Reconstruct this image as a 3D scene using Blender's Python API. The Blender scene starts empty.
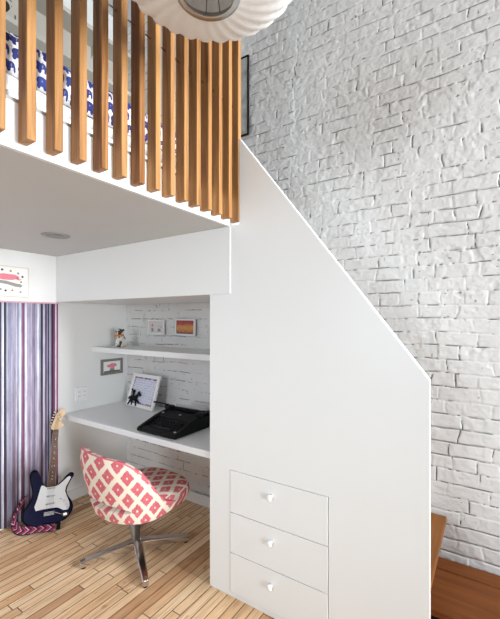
import bpy, bmesh, math, random
import numpy as np
from mathutils import Vector, Matrix
random.seed(7)
R_ = math.radians
scene = bpy.context.scene
COL = scene.collection

# ------------------------------------------------------------------ camera, world, light
cam_d = bpy.data.cameras.new('camera')
cam_d.sensor_width = 36.0
cam_d.lens = 366.5 / 619 * 36
cam_d.shift_y = 10.5 / 619
cam_d.clip_start = 0.05
cam = bpy.data.objects.new('camera', cam_d)
cam.location = (0, 0, 1.5)
cam.rotation_euler = (R_(90), 0, math.atan(242 / 366.5))
COL.objects.link(cam)
scene.camera = cam

world = bpy.data.worlds.new('world')
scene.world = world
world.use_nodes = True
bg = world.node_tree.nodes['Background']
bg.inputs[0].default_value = (0.96, 0.98, 1.0, 1)
bg.inputs[1].default_value = 0.11

def area(name, loc, target, sx, sy, power, color, spread=180):
    d = bpy.data.lights.new(name, 'AREA')
    d.shape = 'RECTANGLE'; d.size = sx; d.size_y = sy
    d.energy = power; d.color = color; d.spread = R_(spread)
    o = bpy.data.objects.new(name, d)
    o.location = loc
    o.rotation_euler = (Vector(target) - Vector(loc)).to_track_quat('-Z', 'Y').to_euler()
    COL.objects.link(o)
    return o
area('side_window_daylight', (3.6, 1.62, 2.35), (-1.4, 1.05, 1.9), 1.0, 1.9, 150, (0.92, 0.96, 1.0), 110)
area('alcove_fill_light', (2.3, -0.35, 1.25), (-2.6, 1.65, 1.0), 1.2, 1.2, 10.5, (0.90, 0.95, 1.0), 56)  # added fill lamp aimed into the alcove to brighten its wall and desk
area('front_fill_light', (-1.0, -3.2, 1.9), (-0.6, 1.6, 1.1), 1.3, 1.5, 86, (0.85, 0.93, 1.0))  # added fill lamp behind the camera, set left to light the stair panel

scene.view_settings.view_transform = 'Standard'
scene.view_settings.look = 'None'
scene.view_settings.exposure = 0.0
scene.view_settings.gamma = 1.0
scene.view_settings.use_curve_mapping = False

# ------------------------------------------------------------------ helpers
class MT:
    """small wrapper that makes node materials"""
    def __init__(s, name, rough=0.5, metal=0.0, spec=0.5):
        s.m = bpy.data.materials.new(name); s.m.use_nodes = True
        s.nt = s.m.node_tree
        s.p = s.nt.nodes['Principled BSDF']
        s.p.inputs['Roughness'].default_value = rough
        s.p.inputs['Metallic'].default_value = metal
        s.p.inputs['Specular IOR Level'].default_value = spec
    def n(s, t, **kw):
        nd = s.nt.nodes.new(t)
        for k, v in kw.items():
            if k == 'ins':
                for a, b in v.items(): s.put(nd.inputs[a], b)
            else: setattr(nd, k, v)
        return nd
    def put(s, sock, v):
        if isinstance(v, bpy.types.NodeSocket): s.nt.links.new(v, sock)
        elif isinstance(v, (tuple, list)) and len(v) == 3 and sock.type == 'RGBA': sock.default_value = (*v, 1)
        else: sock.default_value = v
    def math(s, op, a, b=0.0, c=None):
        nd = s.n('ShaderNodeMath', operation=op)
        s.put(nd.inputs[0], a); s.put(nd.inputs[1], b)
        if c is not None: s.put(nd.inputs[2], c)
        return nd.outputs[0]
    def mix(s, f, a, b, blend='MIX'):
        nd = s.n('ShaderNodeMix', data_type='RGBA', blend_type=blend)
        s.put(nd.inputs[0], f); s.put(nd.inputs[6], a); s.put(nd.inputs[7], b)
        return nd.outputs[2]
    def ramp(s, f, stops, interp='LINEAR'):
        nd = s.n('ShaderNodeValToRGB'); cr = nd.color_ramp; cr.interpolation = interp
        while len(cr.elements) < len(stops): cr.elements.new(0.5)
        for e, (p, c) in zip(cr.elements, stops):
            e.position = p; e.color = (*c, 1) if len(c) == 3 else c
        s.put(nd.inputs[0], f)
        return nd.outputs[0]
    def coord(s, what='Object'): return s.n('ShaderNodeTexCoord').outputs[what]
    def mapped(s, vec, scale=(1, 1, 1), loc=(0, 0, 0), rot=(0, 0, 0)):
        nd = s.n('ShaderNodeMapping')
        s.put(nd.inputs[0], vec); nd.inputs[1].default_value = loc
        nd.inputs[2].default_value = rot; nd.inputs[3].default_value = scale
        return nd.outputs[0]
    def noise(s, vec, scale, detail=3, rough=0.55, dist=0.0):
        nd = s.n('ShaderNodeTexNoise')
        s.put(nd.inputs['Vector'], vec); s.put(nd.inputs['Scale'], scale)
        nd.inputs['Detail'].default_value = detail; nd.inputs['Roughness'].default_value = rough
        nd.inputs['Distortion'].default_value = dist
        return nd.outputs[0]
    def sep(s, vec):
        nd = s.n('ShaderNodeSeparateXYZ'); s.put(nd.inputs[0], vec); return nd.outputs
    def comb(s, x, y, z):
        nd = s.n('ShaderNodeCombineXYZ')
        for i, v in enumerate((x, y, z)): s.put(nd.inputs[i], v)
        return nd.outputs[0]
    def white(s, vec):
        nd = s.n('ShaderNodeTexWhiteNoise', noise_dimensions='3D'); s.put(nd.inputs['Vector'], vec); return nd.outputs[0]
    def color(s, v): s.put(s.p.inputs['Base Color'], v)
    def rough(s, v): s.put(s.p.inputs['Roughness'], v)
    def bump(s, h, strength=0.2, dist=0.01):
        nd = s.n('ShaderNodeBump'); s.put(nd.inputs['Height'], h)
        nd.inputs['Strength'].default_value = strength; nd.inputs['Distance'].default_value = dist
        s.nt.links.new(nd.outputs[0], s.p.inputs['Normal'])

def paint(name, c, rough=0.5, var=0.03, bump=0.03):
    t = MT(name, rough)
    n = t.noise(t.coord(), 3.0, 4)
    t.color(t.mix(n, tuple(x * (1 - var) for x in c), tuple(min(1, x * (1 + var)) for x in c)))
    t.bump(t.noise(t.coord(), 90, 2), bump, 0.003)
    return t.m

def plain(name, c, rough=0.5, metal=0.0, var=0.06, scale=40, spec=0.5):
    t = MT(name, rough, metal, spec)
    n = t.noise(t.coord(), scale, 2)
    t.color(t.mix(n, tuple(x * (1 - var) for x in c), tuple(min(1, x * (1 + var)) for x in c)))
    return t.m

def wood(name, dark, light, axis=2, rough=0.4, scale=1.0, bump=0.05):
    t = MT(name, rough, 0.0, 0.16)
    oi = t.n('ShaderNodeObjectInfo').outputs['Random']
    sc = [26 * scale] * 3; sc[axis] = 1.3 * scale
    v = t.mapped(t.coord(), tuple(sc))
    off = t.comb(t.math('MULTIPLY', oi, 37.0), t.math('MULTIPLY', oi, 11.0), t.math('MULTIPLY', oi, 23.0))
    va = t.n('ShaderNodeVectorMath', operation='ADD', ins={0: v, 1: off}).outputs[0]
    n1 = t.noise(va, 1.0, 6, 0.6, 1.2)
    sc2 = [160 * scale] * 3; sc2[axis] = 5 * scale
    n2 = t.noise(t.mapped(t.coord(), tuple(sc2)), 1.0, 3)
    f = t.math('ADD', t.math('MULTIPLY', n1, 0.75), t.math('MULTIPLY', n2, 0.25))
    f = t.math('ADD', f, t.math('MULTIPLY', t.math('SUBTRACT', oi, 0.5), 0.16))
    t.color(t.ramp(f, [(0.33, dark), (0.66, light)]))
    t.bump(n2, bump, 0.002)
    return t.m

def link(name, mesh, m=None, parent=None):
    o = bpy.data.objects.new(name, mesh); COL.objects.link(o)
    if m is not None:
        for x in (m if isinstance(m, (list, tuple)) else [m]): mesh.materials.append(x)
    if parent is not None: o.parent = parent
    return o

def done(bm, name, m=None, parent=None, smooth=False, bevel=0.0, segs=2, angle=35):
    bmesh.ops.recalc_face_normals(bm, faces=bm.faces[:])
    me = bpy.data.meshes.new(name); bm.to_mesh(me); bm.free()
    if smooth:
        for p in me.polygons: p.use_smooth = True
    o = link(name, me, m, parent)
    if bevel:
        b = o.modifiers.new('bevel', 'BEVEL'); b.width = bevel; b.segments = segs
        b.limit_method = 'ANGLE'; b.angle_limit = R_(angle)
    return o

def thing(name, label, cat, loc=(0, 0, 0), rot=(0, 0, 0), group=None):
    o = bpy.data.objects.new(name, None); o.empty_display_size = 0.05
    COL.objects.link(o); o.location = loc; o.rotation_euler = rot
    o['label'] = label; o['category'] = cat
    if group: o['group'] = group
    return o

def tag(o, label, cat, group=None):
    o['label'] = label; o['category'] = cat
    if group: o['group'] = group
    return o

def struct(o):
    o['kind'] = 'structure'; return o

def box(bm, x0, x1, y0, y1, z0, z1, mi=0):
    vs = [bm.verts.new((x, y, z)) for x in (x0, x1) for y in (y0, y1) for z in (z0, z1)]
    for f in ((0, 1, 3, 2), (4, 6, 7, 5), (0, 4, 5, 1), (2, 3, 7, 6), (0, 2, 6, 4), (1, 5, 7, 3)):
        bm.faces.new([vs[i] for i in f]).material_index = mi
    return vs

def bx(*a):
    bm = bmesh.new(); box(bm, *a); return bm

def prism(bm, pts, h, to=lambda a, b, c: (a, b, c), z0=0.0, mi=0):
    """polygon pts in (a,b), extruded along c from z0 by h"""
    lo = [bm.verts.new(to(a, b, z0)) for a, b in pts]
    hi = [bm.verts.new(to(a, b, z0 + h)) for a, b in pts]
    n = len(pts)
    bm.faces.new(lo).material_index = mi; bm.faces.new(hi).material_index = mi
    for i in range(n):
        bm.faces.new((lo[i], lo[(i + 1) % n], hi[(i + 1) % n], hi[i])).material_index = mi

def tube(bm, pts, r, n=10, mi=0, cap=True):
    pts = [Vector(p) for p in pts]
    rr = r if isinstance(r, (list, tuple)) else [r] * len(pts)
    rings = []; up = None
    for i, p in enumerate(pts):
        d = (pts[min(i + 1, len(pts) - 1)] - pts[max(i - 1, 0)]).normalized()
        if up is None:
            up = d.orthogonal().normalized()
        else:
            up = (up - d * up.dot(d)).normalized()
        s = d.cross(up)
        rings.append([bm.verts.new(p + (up * math.cos(2 * math.pi * k / n) + s * math.sin(2 * math.pi * k / n)) * rr[i]) for k in range(n)])
    for a, b in zip(rings, rings[1:]):
        for k in range(n):
            f = bm.faces.new((a[k], a[(k + 1) % n], b[(k + 1) % n], b[k])); f.material_index = mi; f.smooth = True
    if cap:
        bm.faces.new(rings[0]).material_index = mi; bm.faces.new(rings[-1]).material_index = mi

def lathe(bm, prof, n=32, c=(0, 0, 0), to=None, mi=0, smooth=True):
    """profile of (r,z) about the local z axis"""
    to = to or (lambda x, y, z: (c[0] + x, c[1] + y, c[2] + z))
    rings = []
    for r, z in prof:
        if r < 1e-6: rings.append([bm.verts.new(to(0, 0, z))])
        else: rings.append([bm.verts.new(to(r * math.cos(2 * math.pi * k / n), r * math.sin(2 * math.pi * k / n), z)) for k in range(n)])
    for a, b in zip(rings, rings[1:]):
        for k in range(n):
            k2 = (k + 1) % n
            if len(a) == 1 and len(b) == 1: continue
            if len(a) == 1: f = bm.faces.new((a[0], b[k2], b[k]))
            elif len(b) == 1: f = bm.faces.new((a[k], a[k2], b[0]))
            else: f = bm.faces.new((a[k], a[k2], b[k2], b[k]))
            f.smooth = smooth; f.material_index = mi

def catmull(pts, sub=6, closed=True):
    out = []; n = len(pts)
    rng = range(n) if closed else range(n - 1)
    for i in rng:
        if closed: p0, p1, p2, p3 = (pts[(i + k - 1) % n] for k in range(4))
        else: p0, p1, p2, p3 = pts[max(i - 1, 0)], pts[i], pts[i + 1], pts[min(i + 2, n - 1)]
        for j in range(sub):
            t = j / sub
            out.append(tuple(0.5 * (2 * p1[d] + (p2[d] - p0[d]) * t + (2 * p0[d] - 5 * p1[d] + 4 * p2[d] - p3[d]) * t * t
                       + (3 * p1[d] - p0[d] - 3 * p2[d] + p3[d]) * t ** 3) for d in range(len(p1))))
    if not closed: out.append(tuple(pts[-1]))
    return out

# ------------------------------------------------------------------ materials
M = {}
M['wall'] = paint('white_wall_paint', (0.80, 0.80, 0.785), 0.55)
M['panel'] = paint('white_cabinet_paint', (0.82, 0.84, 0.84), 0.38, 0.015, 0.01)
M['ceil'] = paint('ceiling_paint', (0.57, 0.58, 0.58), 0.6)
M['trimw'] = paint('white_trim_paint', (0.82, 0.82, 0.81), 0.4)
M['slat'] = wood('oak_slat', (0.21, 0.078, 0.021), (0.53, 0.28, 0.108), 2, 0.45)
M['stepwood'] = wood('reddish_stair_wood', (0.11, 0.030, 0.007), (0.20, 0.062, 0.014), 0, 0.4)
M['treadwood'] = wood('tan_tread_wood', (0.15, 0.054, 0.012), (0.26, 0.095, 0.021), 1, 0.4)
M['black'] = plain('black_enamel', (0.004, 0.004, 0.0045), 0.45, spec=0.15)
M['blackmatte'] = plain('black_matte', (0.007, 0.007, 0.008), 0.7, spec=0.1)
M['key'] = plain('key_plastic', (0.012, 0.012, 0.013), 0.3, spec=0.3)
M['steel'] = plain('brushed_steel', (0.52, 0.50, 0.47), 0.28, 1.0)
M['chrome'] = plain('polished_chrome', (0.62, 0.60, 0.58), 0.16, 1.0)
M['gunmetal'] = plain('dark_steel', (0.16, 0.155, 0.15), 0.35, 1.0)
M['sketchmetal'] = plain('pale_metal', (0.55, 0.55, 0.54), 0.5, 0.3)
M['rubber'] = plain('black_rubber', (0.015, 0.015, 0.015), 0.7)
M['sheet'] = plain('white_cotton', (0.82, 0.81, 0.79), 0.8)
M['paper'] = plain('paper', (0.84, 0.83, 0.80), 0.7, 0, 0.02)
M['white'] = plain('white_lacquer', (0.85, 0.85, 0.84), 0.35, 0, 0.02)
M['cream'] = plain('cream_frame', (0.70, 0.66, 0.56), 0.5)
M['pink'] = plain('pink_ink', (0.75, 0.22, 0.27), 0.7)
M['greyink'] = plain('grey_ink', (0.30, 0.29, 0.27), 0.7, 0, 0.4, 220)
M['darkink'] = plain('dark_ink', (0.06, 0.05, 0.055), 0.7)
M['ochre'] = plain('ochre_ink', (0.45, 0.26, 0.07), 0.7)
M['greyframe'] = plain('grey_frame', (0.20, 0.195, 0.185), 0.5)
M['shelfpaint'] = paint('greige_shelf_paint', (0.55, 0.52, 0.46), 0.55)

def m_brick():
    t = MT('painted_brick', 0.62)
    at = t.n('ShaderNodeAttribute', attribute_name='crack').outputs['Fac']
    n = t.noise(t.coord(), 7, 5)
    base = t.mix(n, (0.71, 0.70, 0.68), (0.79, 0.783, 0.77))
    st_ = t.ramp(t.noise(t.coord(), 2.3, 6, 0.7), [(0.52, (0, 0, 0)), (0.72, (1, 1, 1))])
    base = t.mix(t.math('MULTIPLY', st_, 0.22), base, (0.52, 0.47, 0.41))
    t.color(t.mix(at, base, (0.085, 0.078, 0.07)))
    t.bump(t.noise(t.coord(), 120, 3), 0.18, 0.004)
    return t.m
M['brick'] = m_brick()

def m_floor():
    t = MT('oak_strip_floor', 0.36, 0.0, 0.28)
    xyz = t.sep(t.coord())
    W = 0.0575
    row = t.math('FLOOR', t.math('DIVIDE', xyz[0], W))
    fx = t.math('FRACT', t.math('DIVIDE', xyz[0], W))
    r1 = t.white(t.comb(row, 3.0, 0.0))
    ln = t.math('ADD', 0.62, t.math('MULTIPLY', t.white(t.comb(row, 9.0, 2.0)), 0.55))
    yy = t.math('DIVIDE', t.math('ADD', xyz[1], t.math('MULTIPLY', r1, 7.0)), ln)
    idx = t.math('FLOOR', yy); fy = t.math('FRACT', yy)
    rid = t.white(t.comb(row, idx, 5.0))
    gap = t.math('MAXIMUM', t.math('LESS_THAN', fx, 0.085), t.math('LESS_THAN', t.math('MULTIPLY', fy, ln), 0.005))
    gv = t.comb(t.math('ADD', t.math('MULTIPLY', xyz[0], 55.0), t.math('MULTIPLY', rid, 90.0)), t.math('MULTIPLY', xyz[1], 3.5), rid)
    g = t.noise(gv, 1.0, 6, 0.62, 0.9)
    base = t.ramp(rid, [(0.0, (0.42, 0.19, 0.07)), (0.12, (0.60, 0.335, 0.15)), (0.4, (0.75, 0.49, 0.27)), (0.75, (0.84, 0.62, 0.39)), (1.0, (0.64, 0.35, 0.15))])
    streak = t.ramp(g, [(0.30, (0.52, 0.40, 0.30)), (0.5, (0.96, 0.93, 0.90)), (0.72, (1.14, 1.16, 1.18))])
    c = t.mix(1.0, base, streak, 'MULTIPLY')
    wear = t.noise(t.coord(), 2.2, 4)
    c = t.mix(t.math('MULTIPLY', wear, 0.35), c, (0.86, 0.68, 0.48))
    knot = t.noise(t.comb(t.math('MULTIPLY', xyz[0], 30.0), t.math('MULTIPLY', xyz[1], 9.0), t.math('MULTIPLY', rid, 40.0)), 1.0, 2)
    c = t.mix(t.math('MULTIPLY', t.math('GREATER_THAN', knot, 0.70), 0.55), c, (0.28, 0.13, 0.05))
    c = t.mix(t.math('MULTIPLY', gap, 0.94), c, (0.075, 0.042, 0.024))
    t.color(c)
    t.rough(t.math('ADD', 0.30, t.math('MULTIPLY', g, 0.2)))
    t.bump(t.math('SUBTRACT', t.math('MULTIPLY', g, 0.15), gap), 0.35, 0.003)
    return t.m
M['floor'] = m_floor()

def m_stripes():
    t = MT('striped_weave', 0.75)
    xyz = t.sep(t.coord())
    y = xyz[1]
    brush = t.noise(t.comb(t.math('MULTIPLY', y, 60.0), 0.0, t.math('MULTIPLY', xyz[2], 5.0)), 1.0, 5, 0.7)
    def band(w, seed):
        return t.white(t.comb(t.math('FLOOR', t.math('DIVIDE', y, w)), seed, 0.0))
    a = band(0.0185, 1.0); b = band(0.0078, 4.0); c_ = band(0.031, 8.0)
    col = t.ramp(a, [(0.0, (0.40, 0.40, 0.50)), (0.22, (0.66, 0.66, 0.76)), (0.44, (0.27, 0.28, 0.37)), (0.54, (0.74, 0.74, 0.82)),
                     (0.76, (0.40, 0.36, 0.47)), (0.88, (0.20, 0.07, 0.15)), (0.94, (0.76, 0.76, 0.82))], 'CONSTANT')
    col2 = t.ramp(b, [(0.0, (0.03, 0.03, 0.05)), (0.17, (0.36, 0.36, 0.47)), (0.42, (0.74, 0.74, 0.82)), (0.74, (0.28, 0.22, 0.33)), (0.84, (0.24, 0.07, 0.16)), (0.92, (0.46, 0.46, 0.56))], 'CONSTANT')
    col = t.mix(t.math('GREATER_THAN', c_, 0.45), col, col2)
    # more plum threads low down, paler threads higher up
    low = t.math('MULTIPLY', t.math('GREATER_THAN', band(0.013, 17.0), 0.62), 0.8)
    h = t.n('ShaderNodeMapRange', ins={0: xyz[2], 1: 0.2, 2: 1.2, 3: 1.0, 4: 0.1}).outputs[0]
    col = t.mix(t.math('MULTIPLY', low, h), col, (0.13, 0.045, 0.10))
    st = t.ramp(brush, [(0.3, (0.58, 0.58, 0.64)), (0.5, (1, 1, 1)), (0.7, (1.35, 1.35, 1.35))])
    col = t.mix(1.0, col, st, 'MULTIPLY')
    edge = t.math('GREATER_THAN', y, 1.590)
    edge2 = t.math('MULTIPLY', t.math('GREATER_THAN', y, 1.566), t.math('LESS_THAN', y, 1.577))
    col = t.mix(t.math('MAXIMUM', edge, edge2), col, (0.26, 0.05, 0.12))
    t.color(col)
    t.bump(brush, 0.15, 0.003)
    return t.m
M['stripes'] = m_stripes()

def m_ikat():
    t = MT('ikat_fabric', 0.82)
    uv = t.n('ShaderNodeUVMap', uv_map='fab').outputs[0]
    nz = t.n('ShaderNodeTexNoise', ins={'Vector': uv, 'Scale': 60.0})
    nz2 = t.noise(t.mapped(uv, (190, 24, 1)), 1.0, 2)
    xyz = t.sep(uv)
    u = t.math('ADD', t.math('DIVIDE', xyz[0], 0.104), t.math('MULTIPLY', t.math('SUBTRACT', nz.outputs[0], 0.5), 0.10))
    v = t.math('ADD', t.math('DIVIDE', xyz[1], 0.138), t.math('MULTIPLY', t.math('SUBTRACT', nz2, 0.5), 0.16))
    p = t.math('ABSOLUTE', t.math('SUBTRACT', t.math('FRACT', t.math('ADD', u, v)), 0.5))
    q = t.math('ABSOLUTE', t.math('SUBTRACT', t.math('FRACT', t.math('SUBTRACT', u, v)), 0.5))
    m = t.math('MAXIMUM', p, q)
    red = t.ramp(nz2, [(0.3, (0.50, 0.085, 0.11)), (0.7, (0.62, 0.165, 0.19))])
    cream = (0.75, 0.67, 0.56)
    dia = t.n('ShaderNodeMapRange', ins={0: m, 1: 0.335, 2: 0.370, 3: 1.0, 4: 0.0}).outputs[0]
    dot = t.n('ShaderNodeMapRange', ins={0: m, 1: 0.045, 2: 0.065, 3: 1.0, 4: 0.0}).outputs[0]
    c = t.mix(dia, cream, red)
    c = t.mix(dot, c, cream)
    t.color(c)
    t.bump(t.noise(t.mapped(uv, (900, 900, 1)), 1.0, 1), 0.12, 0.001)
    return t.m
M['ikat'] = m_ikat()

def m_elephant():
    t = MT('blue_elephant_print', 0.8)
    uv = t.n('ShaderNodeUVMap', uv_map='fab').outputs[0]
    xyz = t.sep(uv)
    CW, CH = 0.056, 0.043
    v0 = t.math('DIVIDE', xyz[1], CH)
    rw = t.math('FLOOR', v0)
    u0 = t.math('ADD', t.math('DIVIDE', xyz[0], CW), t.math('MULTIPLY', rw, 0.37))
    fu = t.math('FRACT', u0); fv = t.math('FRACT', v0)
    def ell(cx, cy, rx, ry):
        a = t.math('DIVIDE', t.math('SUBTRACT', fu, cx), rx); b = t.math('DIVIDE', t.math('SUBTRACT', fv, cy), ry)
        return t.math('LESS_THAN', t.math('ADD', t.math('MULTIPLY', a, a), t.math('MULTIPLY', b, b)), 1.0)
    s = ell(0.42, 0.58, 0.36, 0.32)
    for e in ((0.75, 0.66, 0.17, 0.22), (0.22, 0.28, 0.11, 0.20), (0.58, 0.28, 0.11, 0.20), (0.90, 0.42, 0.06, 0.26)):
        s = t.math('MAXIMUM', s, ell(*e))
    hole = t.math('MAXIMUM', ell(0.74, 0.62, 0.035, 0.14), ell(0.40, 0.60, 0.05, 0.05))
    s = t.math('MULTIPLY', s, t.math('SUBTRACT', 1.0, t.math('MULTIPLY', hole, 0.25)))
    rid = t.white(t.comb(t.math('FLOOR', u0), rw, 1.0))
    blue = t.ramp(rid, [(0.0, (0.010, 0.014, 0.09)), (0.5, (0.020, 0.035, 0.21)), (1.0, (0.030, 0.055, 0.27))])
    sp = t.math('MULTIPLY', t.math('GREATER_THAN', t.noise(t.mapped(uv, (150, 150, 1)), 1.0, 2), 0.63), 0.6)
    c = t.mix(sp, (0.78, 0.77, 0.80), (0.16, 0.17, 0.38))
    t.color(t.mix(s, c, blue))
    return t.m
M['elephant'] = m_elephant()

def m_blotch():
    t = MT('black_blotch_print', 0.8)
    v = t.coord()
    n = t.noise(t.mapped(v, (16, 16, 11)), 1.0, 2, 0.5, 0.8)
    t.color(t.ramp(n, [(0.50, (0.50, 0.46, 0.40)), (0.53, (0.015, 0.013, 0.012))]))
    return t.m
M['blotch'] = m_blotch()

def m_letter():
    t = MT('speckled_letter_print', 0.6)
    xyz = t.sep(t.coord())
    n = t.noise(t.comb(t.math('MULTIPLY', xyz[0], 130.0), 0.0, t.math('MULTIPLY', xyz[2], 110.0)), 1.0, 2)
    line = t.math('LESS_THAN', t.math('FRACT', t.math('MULTIPLY', xyz[2], 48.0)), 0.55)
    k = t.math('MULTIPLY', t.math('GREATER_THAN', n, 0.56), line)
    c = t.mix(t.math('MULTIPLY', k, 0.8), (0.70, 0.71, 0.82), (0.26, 0.24, 0.36))
    t.color(c)
    return t.m
M['letter'] = m_letter()

def m_confetti():
    t = MT('coloured_border_print', 0.6)
    v = t.n('ShaderNodeTexVoronoi', ins={'Vector': t.coord(), 'Scale': 95.0})
    r = t.sep(v.outputs['Color'])[0]
    t.color(t.ramp(r, [(0.0, (0.10, 0.10, 0.32)), (0.3, (0.60, 0.16, 0.15)), (0.48, (0.70, 0.70, 0.78)), (0.68, (0.10, 0.09, 0.12)), (0.80, (0.66, 0.64, 0.66)), (0.93, (0.45, 0.30, 0.12))], 'CONSTANT'))
    return t.m
M['confetti'] = m_confetti()

def m_sunset():
    t = MT('orange_picture_print', 0.6)
    xyz = t.sep(t.coord())
    n = t.noise(t.mapped(t.coord(), (60, 60, 110)), 1.0, 4, 0.7)
    f = t.math('ADD', t.math('MULTIPLY', xyz[2], 9.0), t.math('MULTIPLY', t.math('SUBTRACT', n, 0.5), 1.1))
    t.color(t.ramp(t.math('ADD', f, 0.5), [(0.0, (0.22, 0.08, 0.14)), (0.25, (0.62, 0.26, 0.07)), (0.5, (0.66, 0.36, 0.12)), (0.72, (0.55, 0.09, 0.05)), (1.0, (0.28, 0.06, 0.09))]))
    return t.m
M['sunset'] = m_sunset()

def m_sketch():
    t = MT('pale_sketch_print', 0.6)
    n = t.noise(t.mapped(t.coord(), (50, 50, 50)), 1.0, 3, 0.6, 0.5)
    t.color(t.ramp(n, [(0.40, (0.68, 0.65, 0.62)), (0.56, (0.74, 0.71, 0.68)), (0.62, (0.55, 0.42, 0.44))]))
    return t.m
M['sketch'] = m_sketch()

def m_poster():
    t = MT('grey_poster_print', 0.5)
    n = t.noise(t.mapped(t.coord(), (9, 9, 9)), 1.0, 5, 0.65)
    t.color(t.ramp(n, [(0.35, (0.30, 0.30, 0.28)), (0.6, (0.52, 0.52, 0.49)), (0.75, (0.36, 0.37, 0.35))]))
    return t.m
M['poster'] = m_poster()

def m_strap():
    t = MT('striped_strap', 0.8)
    uv = t.n('ShaderNodeUVMap', uv_map='fab').outputs[0]
    xyz = t.sep(uv)
    cc = t.math('ABSOLUTE', t.math('SUBTRACT', xyz[0], 0.5))
    f = t.math('FRACT', t.math('ADD', t.math('MULTIPLY', xyz[1], 21.0), t.math('MULTIPLY', cc, 1.6)))
    c = t.ramp(f, [(0.0, (0.012, 0.012, 0.06)), (0.38, (0.60, 0.02, 0.04)), (0.56, (0.012, 0.012, 0.06)), (0.76, (0.62, 0.60, 0.66)), (0.86, (0.60, 0.02, 0.04))], 'CONSTANT')
    c = t.mix(t.math('GREATER_THAN', cc, 0.40), c, (0.012, 0.012, 0.05))
    t.color(c)
    return t.m
M['strap'] = m_strap()

def m_guitar():
    t = MT('dark_blue_lacquer', 0.35, 0.0, 0.06)
    at = t.n('ShaderNodeAttribute', attribute_name='inner').outputs['Fac']
    n = t.noise(t.coord(), 30, 2)
    c = t.mix(n, (0.003, 0.0035, 0.030), (0.004, 0.005, 0.045))
    t.color(t.mix(at, (0.003, 0.003, 0.012), c))
    return t.m
M['guitar'] = m_guitar()
M['maple'] = wood('maple_headstock', (0.60, 0.40, 0.22), (0.74, 0.55, 0.35), 2, 0.35)
M['rosewood'] = wood('rosewood_fingerboard', (0.075, 0.030, 0.016), (0.16, 0.070, 0.035), 2, 0.45)
M['pearl'] = plain('white_plastic', (0.80, 0.80, 0.80), 0.3, 0, 0.02)

def m_lampshade():
    t = MT('white_lamp_skin', 0.6)
    n = t.noise(t.coord(), 14, 3)
    t.color(t.mix(n, (0.87, 0.865, 0.85), (0.90, 0.895, 0.885)))
    t.p.inputs['Subsurface Weight'].default_value = 0.0
    tr = t.n('ShaderNodeBsdfTranslucent', ins={'Color': (0.80, 0.78, 0.74, 1)})
    mx = t.n('ShaderNodeMixShader', ins={0: 0.15})
    out = t.nt.nodes['Material Output']
    t.nt.links.new(t.p.outputs[0], mx.inputs[1]); t.nt.links.new(tr.outputs[0], mx.inputs[2])
    t.nt.links.new(mx.outputs[0], out.inputs[0])
    return t.m
M['lamp'] = m_lampshade()

def m_dog():
    t = MT('painted_dog_glaze', 0.3)
    xyz = t.sep(t.coord())
    n = t.noise(t.mapped(t.coord(), (26, 26, 26), (3.1, 1.7, 0.4)), 1.0, 1)
    c = t.ramp(n, [(0.54, (0.72, 0.69, 0.63)), (0.56, (0.03, 0.024, 0.02))])
    t.color(c)
    return t.m
M['dog'] = m_dog()

# ------------------------------------------------------------------ room shell
XL, YP, YB, ZC = -2.923, 1.606, 2.285, 4.3     # left wall, stair panel, brick wall, ceiling
XR, YF = 1.6, -1.7
struct(done(bx(XL - 0.1, XR, YF, YB + 0.12, -0.08, 0.0), 'floor', M['floor']))
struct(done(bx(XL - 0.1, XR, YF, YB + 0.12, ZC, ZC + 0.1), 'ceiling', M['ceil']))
struct(done(bx(XL - 0.1, XL, YF, YB + 0.12, 0.0, ZC), 'wall_left', M['wall']))

def vnoise(X, Z, cell, rng):
    gx, gz = X / cell, Z / cell
    gx = gx - gx.min(); gz = gz - gz.min()
    ix, iz = np.floor(gx).astype(int), np.floor(gz).astype(int)
    fx, fz = gx - ix, gz - iz
    fx = fx * fx * (3 - 2 * fx); fz = fz * fz * (3 - 2 * fz)
    g = rng.random((ix.max() + 3, iz.max() + 3))
    return (g[ix, iz] * (1 - fx) * (1 - fz) + g[ix + 1, iz] * fx * (1 - fz) + g[ix, iz + 1] * (1 - fx) * fz + g[ix + 1, iz + 1] * fx * fz)

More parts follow.
